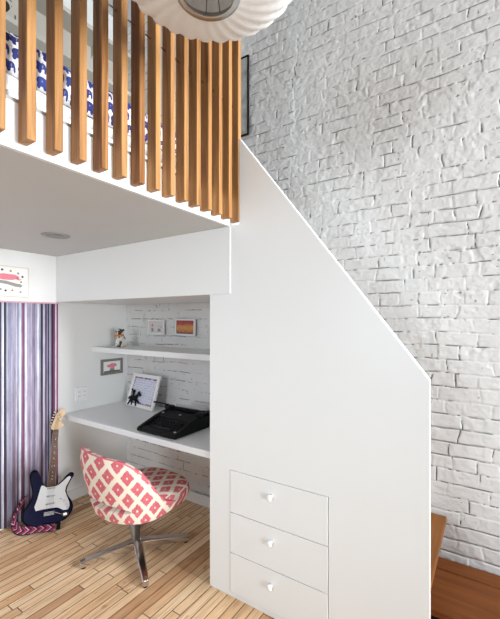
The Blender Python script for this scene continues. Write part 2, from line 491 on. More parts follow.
def brick_wall():
    rng = np.random.default_rng(11)
    x0, x1, st = XL, 1.0, 0.0045
    xs = np.arange(x0, x1 + st, st); zs = np.arange(0.0, ZC + st, st)
    zs[-1] = ZC
    X, Z = np.meshgrid(xs, zs)
    X = X.astype(float); Z = Z.astype(float)
    rh = 0.0755
    wob = (vnoise(X, Z, 0.22, rng) - 0.5) * 0.012 + (vnoise(X, Z, 0.045, rng) - 0.5) * 0.006
    wobx = (vnoise(X, Z, 0.06, rng) - 0.5) * 0.020
    zz = (Z + wob) / rh
    row = np.clip(np.floor(zz).astype(int), 0, 200); fz = zz - np.floor(zz)
    dz = np.minimum(fz, 1 - fz) * rh
    dx = np.full(X.shape, 1.0); bid = np.zeros(X.shape, int)
    for r in range(row.max() + 1):
        m = row == r
        if not m.any(): continue
        L = []
        p = x0 - 0.3 + rng.random() * 0.2
        header = (r % 6 == 3)
        while p < x1 + 0.4:
            L.append(p); p += (0.105 + rng.random() * 0.015) if (header or rng.random() < 0.12) else (0.195 + rng.random() * 0.03)
        L = np.array(L)
        xx = X[m] + wobx[m]
        i = np.clip(np.searchsorted(L, xx) - 1, 0, len(L) - 2)
        dx[m] = np.minimum(xx - L[i], L[i + 1] - xx); bid[m] = r * 100 + i
    nb = bid.max() + 1
    off = (rng.random(nb) - 0.5) * 0.0020; tx = (rng.random(nb) - 0.5) * 0.012; tz = (rng.random(nb) - 0.5) * 0.03
    soft = 0.004 + rng.random(nb) * 0.008
    d = np.minimum(dx * 1.2, dz)
    s = np.clip(d / soft[bid], 0, 1); s = s * s * (3 - 2 * s)
    h = -0.0020 * (1 - s) + off[bid] * s + (fz - 0.5) * rh * tz[bid] * s + tx[bid] * np.clip(dx, 0, 0.1) * s
    am = 1.0 + 0.5 * np.clip((-0.35 - X) / 0.6, 0, 1) * np.clip((Z - 1.6) / 0.5, 0, 1)
    h += (vnoise(X, Z, 0.5, rng) - 0.5) * 0.012 + ((vnoise(X, Z, 0.032, rng) - 0.5) * 0.0020 + (vnoise(X, Z, 0.012, rng) - 0.5) * 0.0014) * am
    chips = vnoise(X, Z, 0.075, rng) * 0.6 + vnoise(X, Z, 0.03, rng) * 0.4
    h -= np.clip((chips - 0.70) / 0.08, 0, 1) * 0.0018
    # cracks where the paint has broken open along joints
    ck = vnoise(X, Z, 0.15, rng) * 0.45 + vnoise(X, Z, 0.035, rng) * 0.35 + vnoise(X, Z, 0.013, rng) * 0.2
    lowr = np.clip((X + 0.9) / 0.9, 0, 1) * np.clip((2.6 - Z) / 1.2, 0, 1)
    wd = np.clip((ck - 0.47 + 0.07 * lowr) / 0.25, 0, 1)
    dzj = np.where(fz > 0.5, (1 - fz) * rh, fz * rh + 0.002)
    ch = np.clip(1 - dzj / (0.0022 + 0.0034 * wd), 0, 1) * (wd > 0.04)
    ckv = vnoise(X, Z, 0.09, rng) * 0.6 + vnoise(X, Z, 0.025, rng) * 0.4
    wv = np.clip((ckv - 0.62) / 0.25, 0, 1)
    cv = np.clip(1 - dx / (0.0018 + 0.0034 * wv), 0, 1) * (wv > 0.04)
    cr = np.maximum(ch, cv)
    h -= np.clip(cr * 1.6, 0, 1) * 0.008
    pit = (vnoise(X, Z, 0.016, rng) > 0.955) * (vnoise(X, Z, 0.2, rng) > 0.5)
    cr = np.clip(cr * 1.25, 0, 1) ** 1.2
    cr = np.maximum(cr, pit * 0.75)
    nz, nx = X.shape
    co = np.stack([X, YB - h - 0.004, Z], -1).reshape(-1, 3)
    # a back layer closes the wall
    idx = np.arange(nz * nx).reshape(nz, nx)
    q = np.stack([idx[:-1, :-1], idx[:-1, 1:], idx[1:, 1:], idx[1:, :-1]], -1).reshape(-1, 4)
    back = np.array([[x0, YB + 0.12, 0], [xs[-1], YB + 0.12, 0], [xs[-1], YB + 0.12, ZC], [x0, YB + 0.12, ZC]])
    nv = len(co)
    allv = np.concatenate([co, back])
    extra = [[nv, nv + 3, nv + 2, nv + 1]]
    me = bpy.data.meshes.new('wall_back')
    faces = np.concatenate([q, np.array(extra)])
    nf = len(faces)
    me.vertices.add(len(allv)); me.vertices.foreach_set('co', allv.ravel())
    me.loops.add(nf * 4); me.loops.foreach_set('vertex_index', faces.ravel().astype(np.int32))
    me.polygons.add(nf); me.polygons.foreach_set('loop_start', np.arange(0, nf * 4, 4, dtype=np.int32))
    me.polygons.foreach_set('use_smooth', np.ones(nf, bool))
    me.update(calc_edges=True)
    a = me.attributes.new('crack', 'FLOAT', 'POINT')
    a.data.foreach_set('value', np.concatenate([cr.ravel(), np.zeros(4)]).astype(np.float32))
    me.validate()
    return struct(link('wall_back', me, M['brick']))
brick_wall()

# header above the alcove (drywall box down to the alcove soffit)
struct(done(bx(XL, -1.186, 1.599, YB - 0.012, 1.643, 2.0095), 'wall_header', M['panel'], bevel=0.002))
# baseboards inside the alcove
def baseboard(name, b):
    struct(done(b, name, M['trimw'], bevel=0.003))
baseboard('baseboard_left', bx(XL, XL + 0.014, 1.612, YB - 0.03, 0, 0.085))
baseboard('baseboard_back', bx(XL + 0.014, -1.36, YB - 0.028, YB - 0.012, 0, 0.085))

# ------------------------------------------------------------------ loft platform
loft = thing('loft_platform', 'white sleeping loft platform with flat plastered underside above the desk nook', 'loft', (XL, 0, 2.01))
def P(parent, bm, name, m, **k):
    """child built in world coordinates under a thing that stands unrotated"""
    bmesh.ops.translate(bm, verts=bm.verts[:], vec=-Vector(parent.location))
    return done(bm, name, m, parent, **k)
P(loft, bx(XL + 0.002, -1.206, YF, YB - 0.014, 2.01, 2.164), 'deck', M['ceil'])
P(loft, bx(-1.2055, -1.1856, YF, 1.598, 2.0096, 2.150), 'fascia', M['trimw'], bevel=0.002)
P(loft, bx(-1.250, -1.190, YF, 1.604, 2.150, 2.164), 'shadow_strip', plain('shadow_taupe', (0.36, 0.34, 0.31), 0.6), bevel=0.002)  # taupe strip paints the shadow line between fascia and bed base

# recessed light in the loft underside
rl = thing('recessed_light', 'small round grey recessed downlight in the underside of the loft', 'light', (-2.19, 1.196, 2.01))
bm = bmesh.new(); lathe(bm, [(0.050, 0.0), (0.050, -0.002), (0.078, -0.005), (0.080, -0.0005), (0.050, 0.0)], 40)
done(bm, 'trim_ring', plain('grey_trim_ring', (0.30, 0.30, 0.29), 0.4), rl, True)
bm = bmesh.new(); lathe(bm, [(0.0, -0.0015), (0.049, -0.0015), (0.049, -0.0003), (0.0, -0.0003)], 32)
done(bm, 'lens', plain('grey_lens', (0.20, 0.20, 0.195), 0.3), rl)

# ------------------------------------------------------------------ slatted railing
rail = thing('slat_railing', 'honey oak railing of tall vertical slats along the loft edge', 'railing', (-1.16, 0.5, 2.03))
ZT = 3.45
me_slat = None
for k in range(-9, 14):
    y1 = 0.560 + 0.0820 * k
    if me_slat is None:
        b = bx(-0.0245, 0.0285, -0.0265, 0.0, 0, ZT - 2.03)
        o = done(b, 'slat', M['slat'], rail, bevel=0.0012, segs=1); me_slat = o.data
    else:
        o = link('slat', me_slat, None, rail)
        md = o.modifiers.new('bevel', 'BEVEL'); md.width = 0.0012; md.segments = 1
    o.location = (0, y1 - 0.5, 0)
bm = bmesh.new(); tube(bm, [(-0.005, -0.75, 0.62), (-0.005, 1.12, 0.62)], 0.003, 8)
done(bm, 'steel_rod', M['steel'], rail, True)

# ------------------------------------------------------------------ staircase with drawers
st = thing('staircase', 'white built-in loft stair with sloping side panel, drawers and brown wood treads', 'staircase', (-1.332, YP, 0))
XE = -0.211
bm = bmesh.new()
cuts = dict(x0=-1.192, x1=-0.627, z0=0.022, z1=0.686)
to = lambda a, b, c: (a, YP + c, b)
T = 0.02
prism(bm, [(-1.332, 0), (-1.192, 0), (-1.192, 1.6425), (-1.332, 1.6425)], T, to)
prism(bm, [(-1.192, 0), (-0.627, 0), (-0.627, cuts['z0']), (-1.192, cuts['z0'])], T, to)
prism(bm, [(-0.627, 0), (XE, 0), (XE, 0.686), (-0.627, 0.686)], T, to)
prism(bm, [(-1.192, 0.686), (XE, 0.686), (XE, 1.258), (-1.1295, 2.466), (-1.1295, 2.012), (-1.1845, 2.012), (-1.1845, 1.6425), (-1.192, 1.6425)], T, to)
bmesh.ops.remove_doubles(bm, verts=bm.verts[:], dist=1e-5)
P(st, bm, 'side_panel', M['panel'])
# white capping strip along the slope and the front edge
bm = bmesh.new()
ang = math.atan2(2.532 - 1.258, -1.1845 - XE)
prism(bm, [(XE, 0), (XE + 0.004, 0), (XE + 0.004, 1.260), (-1.1295, 2.4725), (-1.1295, 2.466), (XE, 1.258)], 0.034, to)
P(st, bm, 'edge_cap', M['white'])
P(st, bx(-1.332, -1.314, YP + T, YB - 0.014, 0, 1.6425), 'end_panel', M['panel'])
zs_ = [(0.458, 0.6835), (0.2395, 0.4545), (0.025, 0.236)]
P(st, bx(-1.20, -0.61, YP + 0.022, YP + 0.03, 0.0, 0.70), 'gap_shade_sheet', M['blackmatte'])  # black sheet colours in the shade of the gaps around the drawers
for za, zb in zs_:
    d = P(st, bx(-1.1885, -0.6305, YP - 0.003, YP + 0.018, za, zb), 'drawer', M['panel'], bevel=0.0015)
    bm = bmesh.new()
    yk = YP - 0.003
    kz = zb - 0.0735; kx = -0.929
    prof = [(0.0, 0.0), (0.0095, 0.0), (0.0085, 0.010), (0.0105, 0.014), (0.0150, 0.018), (0.0160, 0.023), (0.0150, 0.028), (0.0110, 0.032), (0.0, 0.034)]
    lathe(bm, prof, 20, to=lambda x, y, z: (kx + x, yk - z, kz + y))
    bmesh.ops.translate(bm, verts=bm.verts[:], vec=-Vector(st.location))
    done(bm, 'knob', M['white'], d, True)
for i in range(9):
    z = 0.425 + 0.2275 * i; xr = -0.207 - 0.1755 * i
    if z > 2.0 or xr < -1.15: break
    xl = max(xr - 0.27, -1.18)
    P(st, bx(xl, xr, YP + 0.024, YB - 0.016, z - 0.032, z), 'tread', M['treadwood'], bevel=0.006)
    P(st, bx(xr - 0.195, xr - 0.17, YP + 0.024, YB - 0.016, z, z + 0.195) if i < 5 else bx(xl, xl + 0.015, YP + 0.024, YB - 0.016, z, z + 0.15), 'riser', M['panel'])
P(st, bx(-0.415, -0.395, YP + 0.024, YB - 0.016, 0.0, 0.393), 'riser', M['panel'])

# low step platform beside the brick wall
ls = thing('low_step', 'dark reddish brown wooden bottom step along the white brick wall', 'step', (-0.2, 1.85, 0))
P(ls, bx(-0.385, 0.95, 1.842, 2.160, 0.158, 0.19), 'step_board', M['stepwood'], bevel=0.004)
P(ls, bx(-0.385, 0.95, 2.163, YB - 0.016, 0.158, 0.1925), 'back_board', M['stepwood'], bevel=0.004)
P(ls, bx(-0.37, 0.93, 1.90, YB - 0.03, 0.0, 0.158), 'plinth', M['blackmatte'])

# ------------------------------------------------------------------ desk and shelf in the nook
dk = tag(done(bx(XL + 0.001, -1.334, 1.645, YB - 0.016, 0.695, 0.735), 'desk_top', M['panel'], bevel=0.003), 'white wall-to-wall desk top built into the nook', 'desk')
tag(done(bx(XL + 0.001, -1.334, 1.918, YB - 0.016, 1.222, 1.264), 'wall_shelf', M['panel'], bevel=0.003), 'white floating shelf spanning the nook above the desk', 'shelf')

# ------------------------------------------------------------------ striped curtain on the left wall
cu = thing('striped_curtain', 'purple, white and grey striped floor length curtain on the left wall', 'curtain', (XL, 1.2, 0.0))
bm = bmesh.new()
ys = np.linspace(0.55, 1.601, 260); prev = None
for i, y in enumerate(ys):
    x = XL + 0.018 + 0.006 * math.sin(y * 95) + 0.004 * math.sin(y * 41 + 1)
    zb = 0.012 + 0.006 * math.sin(y * 70) + random.random() * 0.006
    c = [bm.verts.new((x, y, z)) for z in (zb, 0.5, 1.0, 1.628)]
    if prev:
        for a in range(3): bm.faces.new((prev[a], c[a], c[a + 1], prev[a + 1])).smooth = True
    prev = c
o = P(cu, bm, 'cloth', M['stripes'])
sd = o.modifiers.new('solidify', 'SOLIDIFY'); sd.thickness = 0.004
# stripes are laid out in room metres
o.data.transform(Matrix.Translation(cu.location)); o.location = -cu.location
P(cu, bx(XL + 0.002, XL + 0.034, 0.55, 1.603, 1.626, 1.638), 'header_band', plain('pink_band', (0.62, 0.36, 0.42), 0.7), bevel=0.003)

# ------------------------------------------------------------------ bed and loft contents
bed = thing('bed', 'white bed with mattress up on the loft behind the slats', 'bed', (-1.75, 0.3, 2.165))
P(bed, bx(-2.24, -1.262, -0.75, 1.36, 2.165, 2.225), 'bed_base', M['trimw'], bevel=0.01)
P(bed, bx(-2.23, -1.266, -0.74, 1.35, 2.225, 2.36), 'mattress', M['sheet'], bevel=0.03, segs=4)
bm = bmesh.new(); uvl = bm.loops.layers.uv.new('fab')
prof = [(-1.262, 2.272), (-1.256, 2.30), (-1.250, 2.345), (-1.258, 2.385), (-1.285, 2.408), (-1.34, 2.416), (-1.6, 2.416), (-2.0, 2.412), (-2.2, 2.405), (-2.236, 2.385), (-2.244, 2.30)]
ys = np.linspace(-0.70, 1.30, 90); prev = None; uvs = {}
for y in ys:
    s = 0; c = []; last = None
    for j, (x, z) in enumerate(prof):
        if last: s += math.hypot(x - last[0], z - last[1])
        last = (x, z)
        w = 0.006 * math.sin(y * 17 + j) + 0.004 * math.sin(y * 41 + 2 * j)
        out = 1 if x > -1.7 else -1
        lo = 0.010 * math.sin(y * 6.0) if j == 0 else 0
        v = bm.verts.new((x + (w if j < 4 else 0) * out * (1 if j else 0.5), y, z + (w * 0.6 if 4 <= j < 9 else 0) + lo))
        uvs[v] = (y, s); c.append(v)
    if prev:
        for a in range(len(c) - 1):
            f = bm.faces.new((prev[a], c[a], c[a + 1], prev[a + 1])); f.smooth = True
    prev = c
for f in bm.faces:
    for l in f.loops: l[uvl].uv = uvs[l.vert]
o = done(bm, 'blanket', M['elephant'], None, True)
sd = o.modifiers.new('solidify', 'SOLIDIFY'); sd.thickness = 0.008; sd.offset = 1
tag(o, 'white blanket printed with blue elephants, draped over the loft bed', 'blanket')

def loft_shelf(z, d, label):
    t = thing('loft_shelf', label, 'shelf', (XL, 0.6, z), group='long shelves on the loft wall')
    P(t, bx(XL, XL + d, -0.9, YB - 0.03, z, z + 0.035), 'board', M['shelfpaint'], bevel=0.002)
    P(t, bx(XL + 0.001, XL + 0.008, -0.9, YB - 0.03, z - 0.36, z - 0.001), 'back_panel', M['shelfpaint'])
    for y in (-0.5, 0.7, 1.9):
        bm = bmesh.new()
        prism(bm, [(XL + 0.008, z), (XL + d * 0.8, z), (XL + 0.008, z - 0.10)], 0.012, lambda a, b, c: (a, y + c, b))
        P(t, bm, 'bracket', M['shelfpaint'])
loft_shelf(3.46, 0.283, 'lower of two beige shelves high on the loft wall, seen between the slats')
loft_shelf(3.876, 0.188, 'upper of two beige shelves high on the loft wall, seen between the slats')
sb = thing('storage_box', 'black and beige blotch patterned box on the lower loft shelf', 'box', (-2.78, 1.09, 3.496))
P(sb, bx(-2.89, -2.675, 0.93, 1.25, 3.4955, 3.70), 'box_body', M['blotch'], bevel=0.006)
P(sb, bx(-2.895, -2.67, 0.925, 1.255, 3.70, 3.75), 'box_lid', M['blotch'], bevel=0.006)

# ------------------------------------------------------------------ pendant lamp
LX, LY, LZ = -0.680, 0.812, 2.446
lp = thing('pendant_lamp', 'large white pleated saucer pendant lamp with steel ring below', 'lamp', (LX, LY, LZ))
bm = bmesh.new()
n = 168; RB, RO, HH = 0.088, 0.278, 0.185
rings = []
prof = []
for i in range(23):
    a = i / 22
    th = -math.pi / 2 + math.pi * a
    r = RB * 0.0 + RO * (abs(math.cos(th)) ** 0.72)
    z = HH / 2 + (HH / 2) * math.copysign(abs(math.sin(th)) ** 0.9, math.sin(th))
    if r > RB * 0.97: prof.append((r, z))
prof = [(RB, prof[0][1] - 0.006)] + prof + [(0.06, prof[-1][1] + 0.012)]
for i, (r, z) in enumerate(prof):
    ring = []
    a = i / (len(prof) - 1)
    fl = min(1, max(0, (r - RB) / (RO - RB)))
    for k in range(n):
        ph = 2 * math.pi * k / n
        tw = ph + 0.32 * math.sin(a * math.pi)
        lob = abs(math.sin(tw * 14))
        rr = r * (1 + 0.034 * fl * (lob - 0.6))
        zz = z + (0.008 * fl * (0.6 - lob) if a < 0.5 else -0.008 * fl * (0.6 - lob))
        ring.append(bm.verts.new((rr * math.cos(ph), rr * math.sin(ph), zz)))
    rings.append(ring)
for a, b in zip(rings, rings[1:]):
    for k in range(n):
        bm.faces.new((a[k], a[(k + 1) % n], b[(k + 1) % n], b[k])).smooth = True
o = done(bm, 'shade', M['lamp'], lp)
bm = bmesh.new()
z0 = prof[0][1]
lathe(bm, [(RB - 0.014, z0 - 0.012), (RB + 0.004, z0 - 0.012), (RB + 0.007, z0 - 0.006), (RB + 0.006, z0 + 0.010), (RB - 0.002, z0 + 0.012), (RB - 0.004, z0 - 0.002), (RB - 0.014, z0 - 0.004), (RB - 0.014, z0 - 0.012)], 64)
done(bm, 'steel_ring', M['steel'], lp, True)
bm = bmesh.new()
for k in range(4):
    a = k * math.pi / 2 + 0.5
    for da in (-0.28, 0.28):
        tube(bm, [(0.02 * math.cos(a), 0.02 * math.sin(a), 0.19), ((RB - 0.008) * math.cos(a + da), (RB - 0.008) * math.sin(a + da), z0 - 0.003)], 0.0016, 6)
done(bm, 'wire_frame', M['gunmetal'], lp, True)
bm = bmesh.new()
lathe(bm, [(0, 0.10), (0.02, 0.103), (0.031, 0.12), (0.032, 0.137), (0.022, 0.16), (0.014, 0.178), (0.014, 0.19), (0, 0.19)], 20)
done(bm, 'bulb', plain('frosted_bulb', (0.8, 0.79, 0.76), 0.3), lp, True)
bm = bmesh.new(); lathe(bm, [(0, 0.186), (0.02, 0.186), (0.021, 0.235), (0.062, 0.285), (0.064, 0.31), (0, 0.315)], 24)
done(bm, 'socket', M['gunmetal'], lp, True)
bm = bmesh.new(); tube(bm, [(0, 0, 0.30), (0, 0, ZC - LZ - 0.02)], 0.003, 8); done(bm, 'cord', M['white'], lp, True)
bm = bmesh.new(); lathe(bm, [(0, ZC - LZ - 0.03), (0.055, ZC - LZ - 0.03), (0.06, ZC - LZ), (0, ZC - LZ)], 24); done(bm, 'ceiling_cap', M['white'], lp, True)

# ------------------------------------------------------------------ swivel chair
CF = R_(86)                                         # facing direction from +x
ch = thing('swivel_chair', 'pink and cream ikat upholstered swivel chair with chrome four-star base', 'chair', (-1.895, 1.562, 0), (0, 0, CF - math.pi / 2))
# local frame: +y forward, +x right
def superell(a, ax, ay, p):
    c, s = math.cos(a), math.sin(a)
    return ax * math.copysign(abs(c) ** p, c), ay * math.copysign(abs(s) ** p, s)
bm = bmesh.new(); uvl = bm.loops.layers.uv.new('fab'); uvs = {}
prof = [(0.0, 0.320), (0.60, 0.320), (0.88, 0.328), (0.97, 0.346), (1.0, 0.385), (0.985, 0.415), (0.94, 0.432), (0.82, 0.442), (0.5, 0.449), (0.0, 0.451)]
n = 56; rings = []
for sc, z in prof:
    ring = []
    for k in range(n):
        x, y = superell(2 * math.pi * k / n, 0.232 if math.sin(2 * math.pi * k / n) < 0 else 0.262, 0.150 if math.sin(2 * math.pi * k / n) < 0 else 0.275, 0.64)
        y += 0.035
        if sc == 0: pt = (0, 0.035, z)
        else: pt = (x * sc, 0.035 + (y - 0.035) * sc, z)
        v = bm.verts.new(pt); ring.append(v)
        edge = 1 if z > 0.43 else 0
        uvs[v] = (pt[0] * (1 + (1 - edge) * 0.15) + 0.02, pt[1] + (z - 0.44) * (1.0 if y < 0.03 else -1.0) * (1 if not edge else 0))
    rings.append(ring)
for a, b in zip(rings, rings[1:]):
    for k in range(n):
        f = bm.faces.new((a[k], a[(k + 1) % n], b[(k + 1) % n], b[k])); f.smooth = True
for f in bm.faces:
    for l in f.loops: l[uvl].uv = uvs[l.vert]
bmesh.ops.remove_doubles(bm, verts=bm.verts[:], dist=1e-5)
done(bm, 'seat', M['ikat'], ch, True)
# wrapped back shell with the opening at its foot
bm = bmesh.new(); uvl = bm.loops.layers.uv.new('fab'); uvs = {}
NA = 72; PHM = R_(100); PHH = R_(44)
cols = []; topline = []
def topz(deg):
    f = lambda d: float(np.interp(abs(d), (0, 30, 45, 60, 72, 82, 92, 100), (0.716, 0.711, 0.684, 0.612, 0.508, 0.435, 0.400, 0.390)))
    return sum(f(deg + k) for k in (-8, -4, 0, 4, 8)) / 5
for i in range(NA + 1):
    ph = -PHM + 2 * PHM * i / NA                     # 0 is straight back, + is to the right
    w = abs(ph) / PHM
    top = topz(math.degrees(ph))
    bot = 0.325 + 0.025 * max(0, (w - 0.6) / 0.4) ** 2
    g = 0.5 * 0.048 * math.sqrt(max(0, 1 - (ph / PHH) ** 2)) + 0.002
    hc = 0.404 + 0.012 * math.cos(ph * 2)
    h0, h1 = hc - g, hc + g
    h1 = min(h1, top - 0.012); h0 = min(h0, h1 - 0.003)
    zrow = [bot, bot + (h0 - bot) * 0.5, h0, h1] + [h1 + (top - h1) * t for t in (0.12, 0.3, 0.5, 0.7, 0.87, 1.0)]
    col = []; sarc = ph * 0.29
    for z in zrow:
        k = max(0, (z - 0.335) / 0.38)
        kk = -0.024 * max(0, (k - 0.7) / 0.3) ** 2
        rx = 0.280 + 0.100 * k ** 0.8 + kk
        ry = 0.255 + 0.085 * k ** 0.8 + kk
        x = rx * math.copysign(abs(math.sin(ph)) ** 0.9, math.sin(ph))
        cph = math.cos(ph)
        y = -ry * math.copysign(abs(cph) ** 0.9, cph) + 0.02
        x -= 0.020
        v = bm.verts.new((x, y, z)); uvs[v] = (sarc, z); col.append(v)
    cols.append(col)
    topline.append(Vector((x, y, z)) + Vector((-math.sin(ph), math.cos(ph), 0)) * 0.004)
for i in range(NA):
    phm = -PHM + 2 * PHM * (i + 0.5) / NA
    for j in range(len(cols[0]) - 1):
        if j == 2 and abs(phm) < PHH: continue
        a, b = cols[i], cols[i + 1]
        f = bm.faces.new((a[j], b[j], b[j + 1], a[j + 1])); f.smooth = True
for f in bm.faces:
    for l in f.loops: l[uvl].uv = uvs[l.vert]
o = done(bm, 'backrest', M['ikat'], ch, True)
sd = o.modifiers.new('solidify', 'SOLIDIFY'); sd.thickness = 0.042; sd.offset = -1 
sd.use_rim = True
bv = o.modifiers.new('bevel', 'BEVEL'); bv.width = 0.017; bv.segments = 3; bv.limit_method = 'ANGLE'; bv.angle_limit = R_(50)
ss = o.modifiers.new('subsurf', 'SUBSURF'); ss.levels = 1; ss.render_levels = 1
# piping along the top edge
bm = bmesh.new(); tube(bm, [(p.x, p.y, p.z + 0.002) for p in topline], 0.0045, 8)
done(bm, 'piping', plain('pink_piping', (0.62, 0.14, 0.18), 0.8), ch, True)
bm = bmesh.new(); lathe(bm, [(0, 0.308), (0.085, 0.308), (0.09, 0.3205), (0, 0.3205)], 28); done(bm, 'mounting_plate', M['gunmetal'], ch, True)
bm = bmesh.new(); lathe(bm, [(0, 0.085), (0.017, 0.085), (0.017, 0.20), (0.0215, 0.202), (0.0215, 0.309), (0, 0.309)], 24); done(bm, 'post', M['steel'], ch, True)
base_ang = math.atan2(1.317 - 1.575, -2.061 + 1.90) - (CF - math.pi / 2)
for k in range(4):
    a = base_ang + k * math.pi / 2
    bm = bmesh.new()
    pr = [(0.0, 0.030, 0.050, 0.096), (0.06, 0.028, 0.046, 0.092), (0.18, 0.024, 0.031, 0.074), (0.305, 0.020, 0.012, 0.052), (0.332, 0.019, 0.011, 0.045)]
    secs = []
    for r, w, zb, zt in pr:
        secs.append([bm.verts.new((r, sx * w * m_, z)) for sx, z, m_ in ((-1, zb, 0.85), (1, zb, 0.85), (1, zt - 0.006, 1), (1, zt, 0.72), (-1, zt, 0.72), (-1, zt - 0.006, 1))])
    for s0, s1 in zip(secs, secs[1:]):
        for j in range(6): bm.faces.new((s0[j], s0[(j + 1) % 6], s1[(j + 1) % 6], s1[j]))
    bm.faces.new(secs[0]); bm.faces.new(secs[-1])
    bmesh.ops.rotate(bm, verts=bm.verts[:], cent=(0, 0, 0), matrix=Matrix.Rotation(a, 3, 'Z'))
    lg = done(bm, 'base_leg', M['chrome'], ch, bevel=0.002)
    bm = bmesh.new(); lathe(bm, [(0, 0), (0.013, 0), (0.014, 0.010), (0.010, 0.013), (0, 0.013)], 16, c=(0.315 * math.cos(a), 0.315 * math.sin(a), 0))
    done(bm, 'glide', M['rubber'], lg, True)

# ------------------------------------------------------------------ guitar leaning at the curtain
Bp = Vector((-2.702, 1.410, 0.008)); Tp = Vector((-2.868, 1.575, 0.79))
gv = (Tp - Bp).normalized(); glen = (Tp - Bp).length
gu = Vector((0.30, 0.95, 0.0)); gu = (gu - gv * gu.dot(gv)).normalized()
gn = gu.cross(gv).normalized()
gt = thing('electric_guitar', 'dark blue electric guitar with white pickguard leaning against the striped curtain', 'guitar', Bp)
gt.rotation_euler = Matrix((gu, gn * -1, gv)).transposed().to_euler()
# local: x right, z along the neck, -y towards the viewer
S = glen / 0.98
body = [(-0.01, 0.0), (0.06, 0.004), (0.125, 0.035), (0.160, 0.095), (0.150, 0.150), (0.122, 0.195), (0.108, 0.235), (0.114, 0.270), (0.130, 0.312), (0.148, 0.345), (0.149, 0.366), (0.133, 0.377),
        (0.108, 0.362), (0.082, 0.328), (0.056, 0.300), (0.030, 0.288), (-0.030, 0.285), (-0.042, 0.300), (-0.066, 0.345), (-0.084, 0.392), (-0.104, 0.420), (-0.130, 0.416), (-0.143, 0.378),
        (-0.125, 0.300), (-0.112, 0.245), (-0.122, 0.195), (-0.150, 0.145), (-0.165, 0.092), (-0.145, 0.038), (-0.085, 0.006)]
body = [(x * S * 1.22, z * S * 1.10) for x, z in body]
bpts = catmull(body, 4)
bm = bmesh.new()
D = 0.042 * S
cx_, cz_ = 0.0, 0.19 * S
def inset(k): return [(cx_ + (x - cx_) * k, cz_ + (z - cz_) * k) for x, z in bpts]
inn = bm.verts.layers.float.new('inner')
layers = [(inset(0.94), 0.0, 0.0), (inset(1.0), 0.006, 0.0), (inset(1.0), D - 0.006, 0.0), (inset(0.95), D, 0.25), (inset(0.80), D + 0.0002, 0.8), (inset(0.3), D + 0.0002, 1.0)]
rings = []
for pts, y, iv in layers:
    r = []
    for x, z in pts:
        v = bm.verts.new((x, -y, z)); v[inn] = iv; r.append(v)
    rings.append(r)
nn = len(bpts)
for a, b in zip(rings, rings[1:]):
    for k in range(nn): bm.faces.new((a[k], a[(k + 1) % nn], b[(k + 1) % nn], b[k])).smooth = False
bm.faces.new(rings[0]); bm.faces.new(rings[-1])
done(bm, 'body', M['guitar'], gt, bevel=0.0)
def gp(name, pts, y0, h, m, parent=gt, **k):
    bm = bmesh.new(); prism(bm, pts, h, lambda a, b, c: (a, -c, b), y0)
    return done(bm, name, m, parent, **k)
pg = [(0.030, 0.284), (0.050, 0.292), (0.080, 0.318), (0.104, 0.342), (0.120, 0.350), (0.130, 0.340), (0.118, 0.310), (0.100, 0.272), (0.096, 0.235), (0.112, 0.195), (0.130, 0.150), (0.134, 0.118), (0.118, 0.095), (0.092, 0.098), (0.062, 0.118), (0.045, 0.125),
      (-0.050, 0.125), (-0.085, 0.122), (-0.096, 0.150), (-0.082, 0.205), (-0.072, 0.262), (-0.064, 0.300), (-0.050, 0.300), (-0.032, 0.284)]
pg = [(x * S * 1.22, z * S * 1.10) for x, z in pg]
pgo = gp('pickguard', pg, D, 0.003, M['pearl'])
for zc in (0.300, 0.237, 0.174):
    bm = bmesh.new()
    box(bm, -0.040 * S, 0.040 * S, -(D + 0.009), -(D + 0.003), (zc - 0.009) * S, (zc + 0.009) * S)
    pk = done(bm, 'pickup', M['pearl'], gt, bevel=0.003)
    bm = bmesh.new()
    for q in range(6):
        lathe(bm, [(0, 0.0), (0.003, 0.0), (0.003, 0.0012), (0, 0.0014)], 8, to=lambda x, y, z, q=q: ((-0.028 + 0.0112 * q) * S + x, -(D + 0.009) - z, zc * S + y))
    done(bm, 'pole_pieces', M['gunmetal'], pk)
bm = bmesh.new(); box(bm, -0.042 * S, 0.044 * S, -(D + 0.010), -D, 0.082 * S, 0.116 * S)
done(bm, 'bridge', M['gunmetal'], gt, bevel=0.002)
bm = bmesh.new(); tube(bm, [(0.036 * S, -(D + 0.010), 0.100 * S), (0.045 * S, -(D + 0.03), 0.103 * S), (0.075 * S, -(D + 0.032), 0.090 * S), (0.110 * S, -(D + 0.032), 0.075 * S)], 0.0028, 8)
done(bm, 'tremolo_arm', M['steel'], gt, True)
for x, z in ((0.088, 0.165), (0.108, 0.135), (0.118, 0.108)):
    bm = bmesh.new(); lathe(bm, [(0, 0), (0.0125 * S, 0), (0.0105 * S, 0.012), (0, 0.013)], 18, to=lambda a, b, c: (x * S * 1.22 + a, -(D + 0.003) - c, z * S * 1.10 + b))
    done(bm, 'control_knob', M['pearl'], gt, True)
bm = bmesh.new(); lathe(bm, [(0, 0), (0.017 * S, 0), (0.019 * S, 0.002), (0.010 * S, 0.004), (0, 0.0025)], 20, to=lambda a, b, c: (0.108 * S * 1.22 + a * 1.5, -D - c, 0.07 * S + b))
done(bm, 'output_jack', M['steel'], gt, True)
bm = bmesh.new(); tube(bm, [(0.080 * S, -(D + 0.003), 0.205 * S), (0.088 * S, -(D + 0.014), 0.203 * S)], 0.0022, 6); done(bm, 'selector_switch', M['black'], gt)
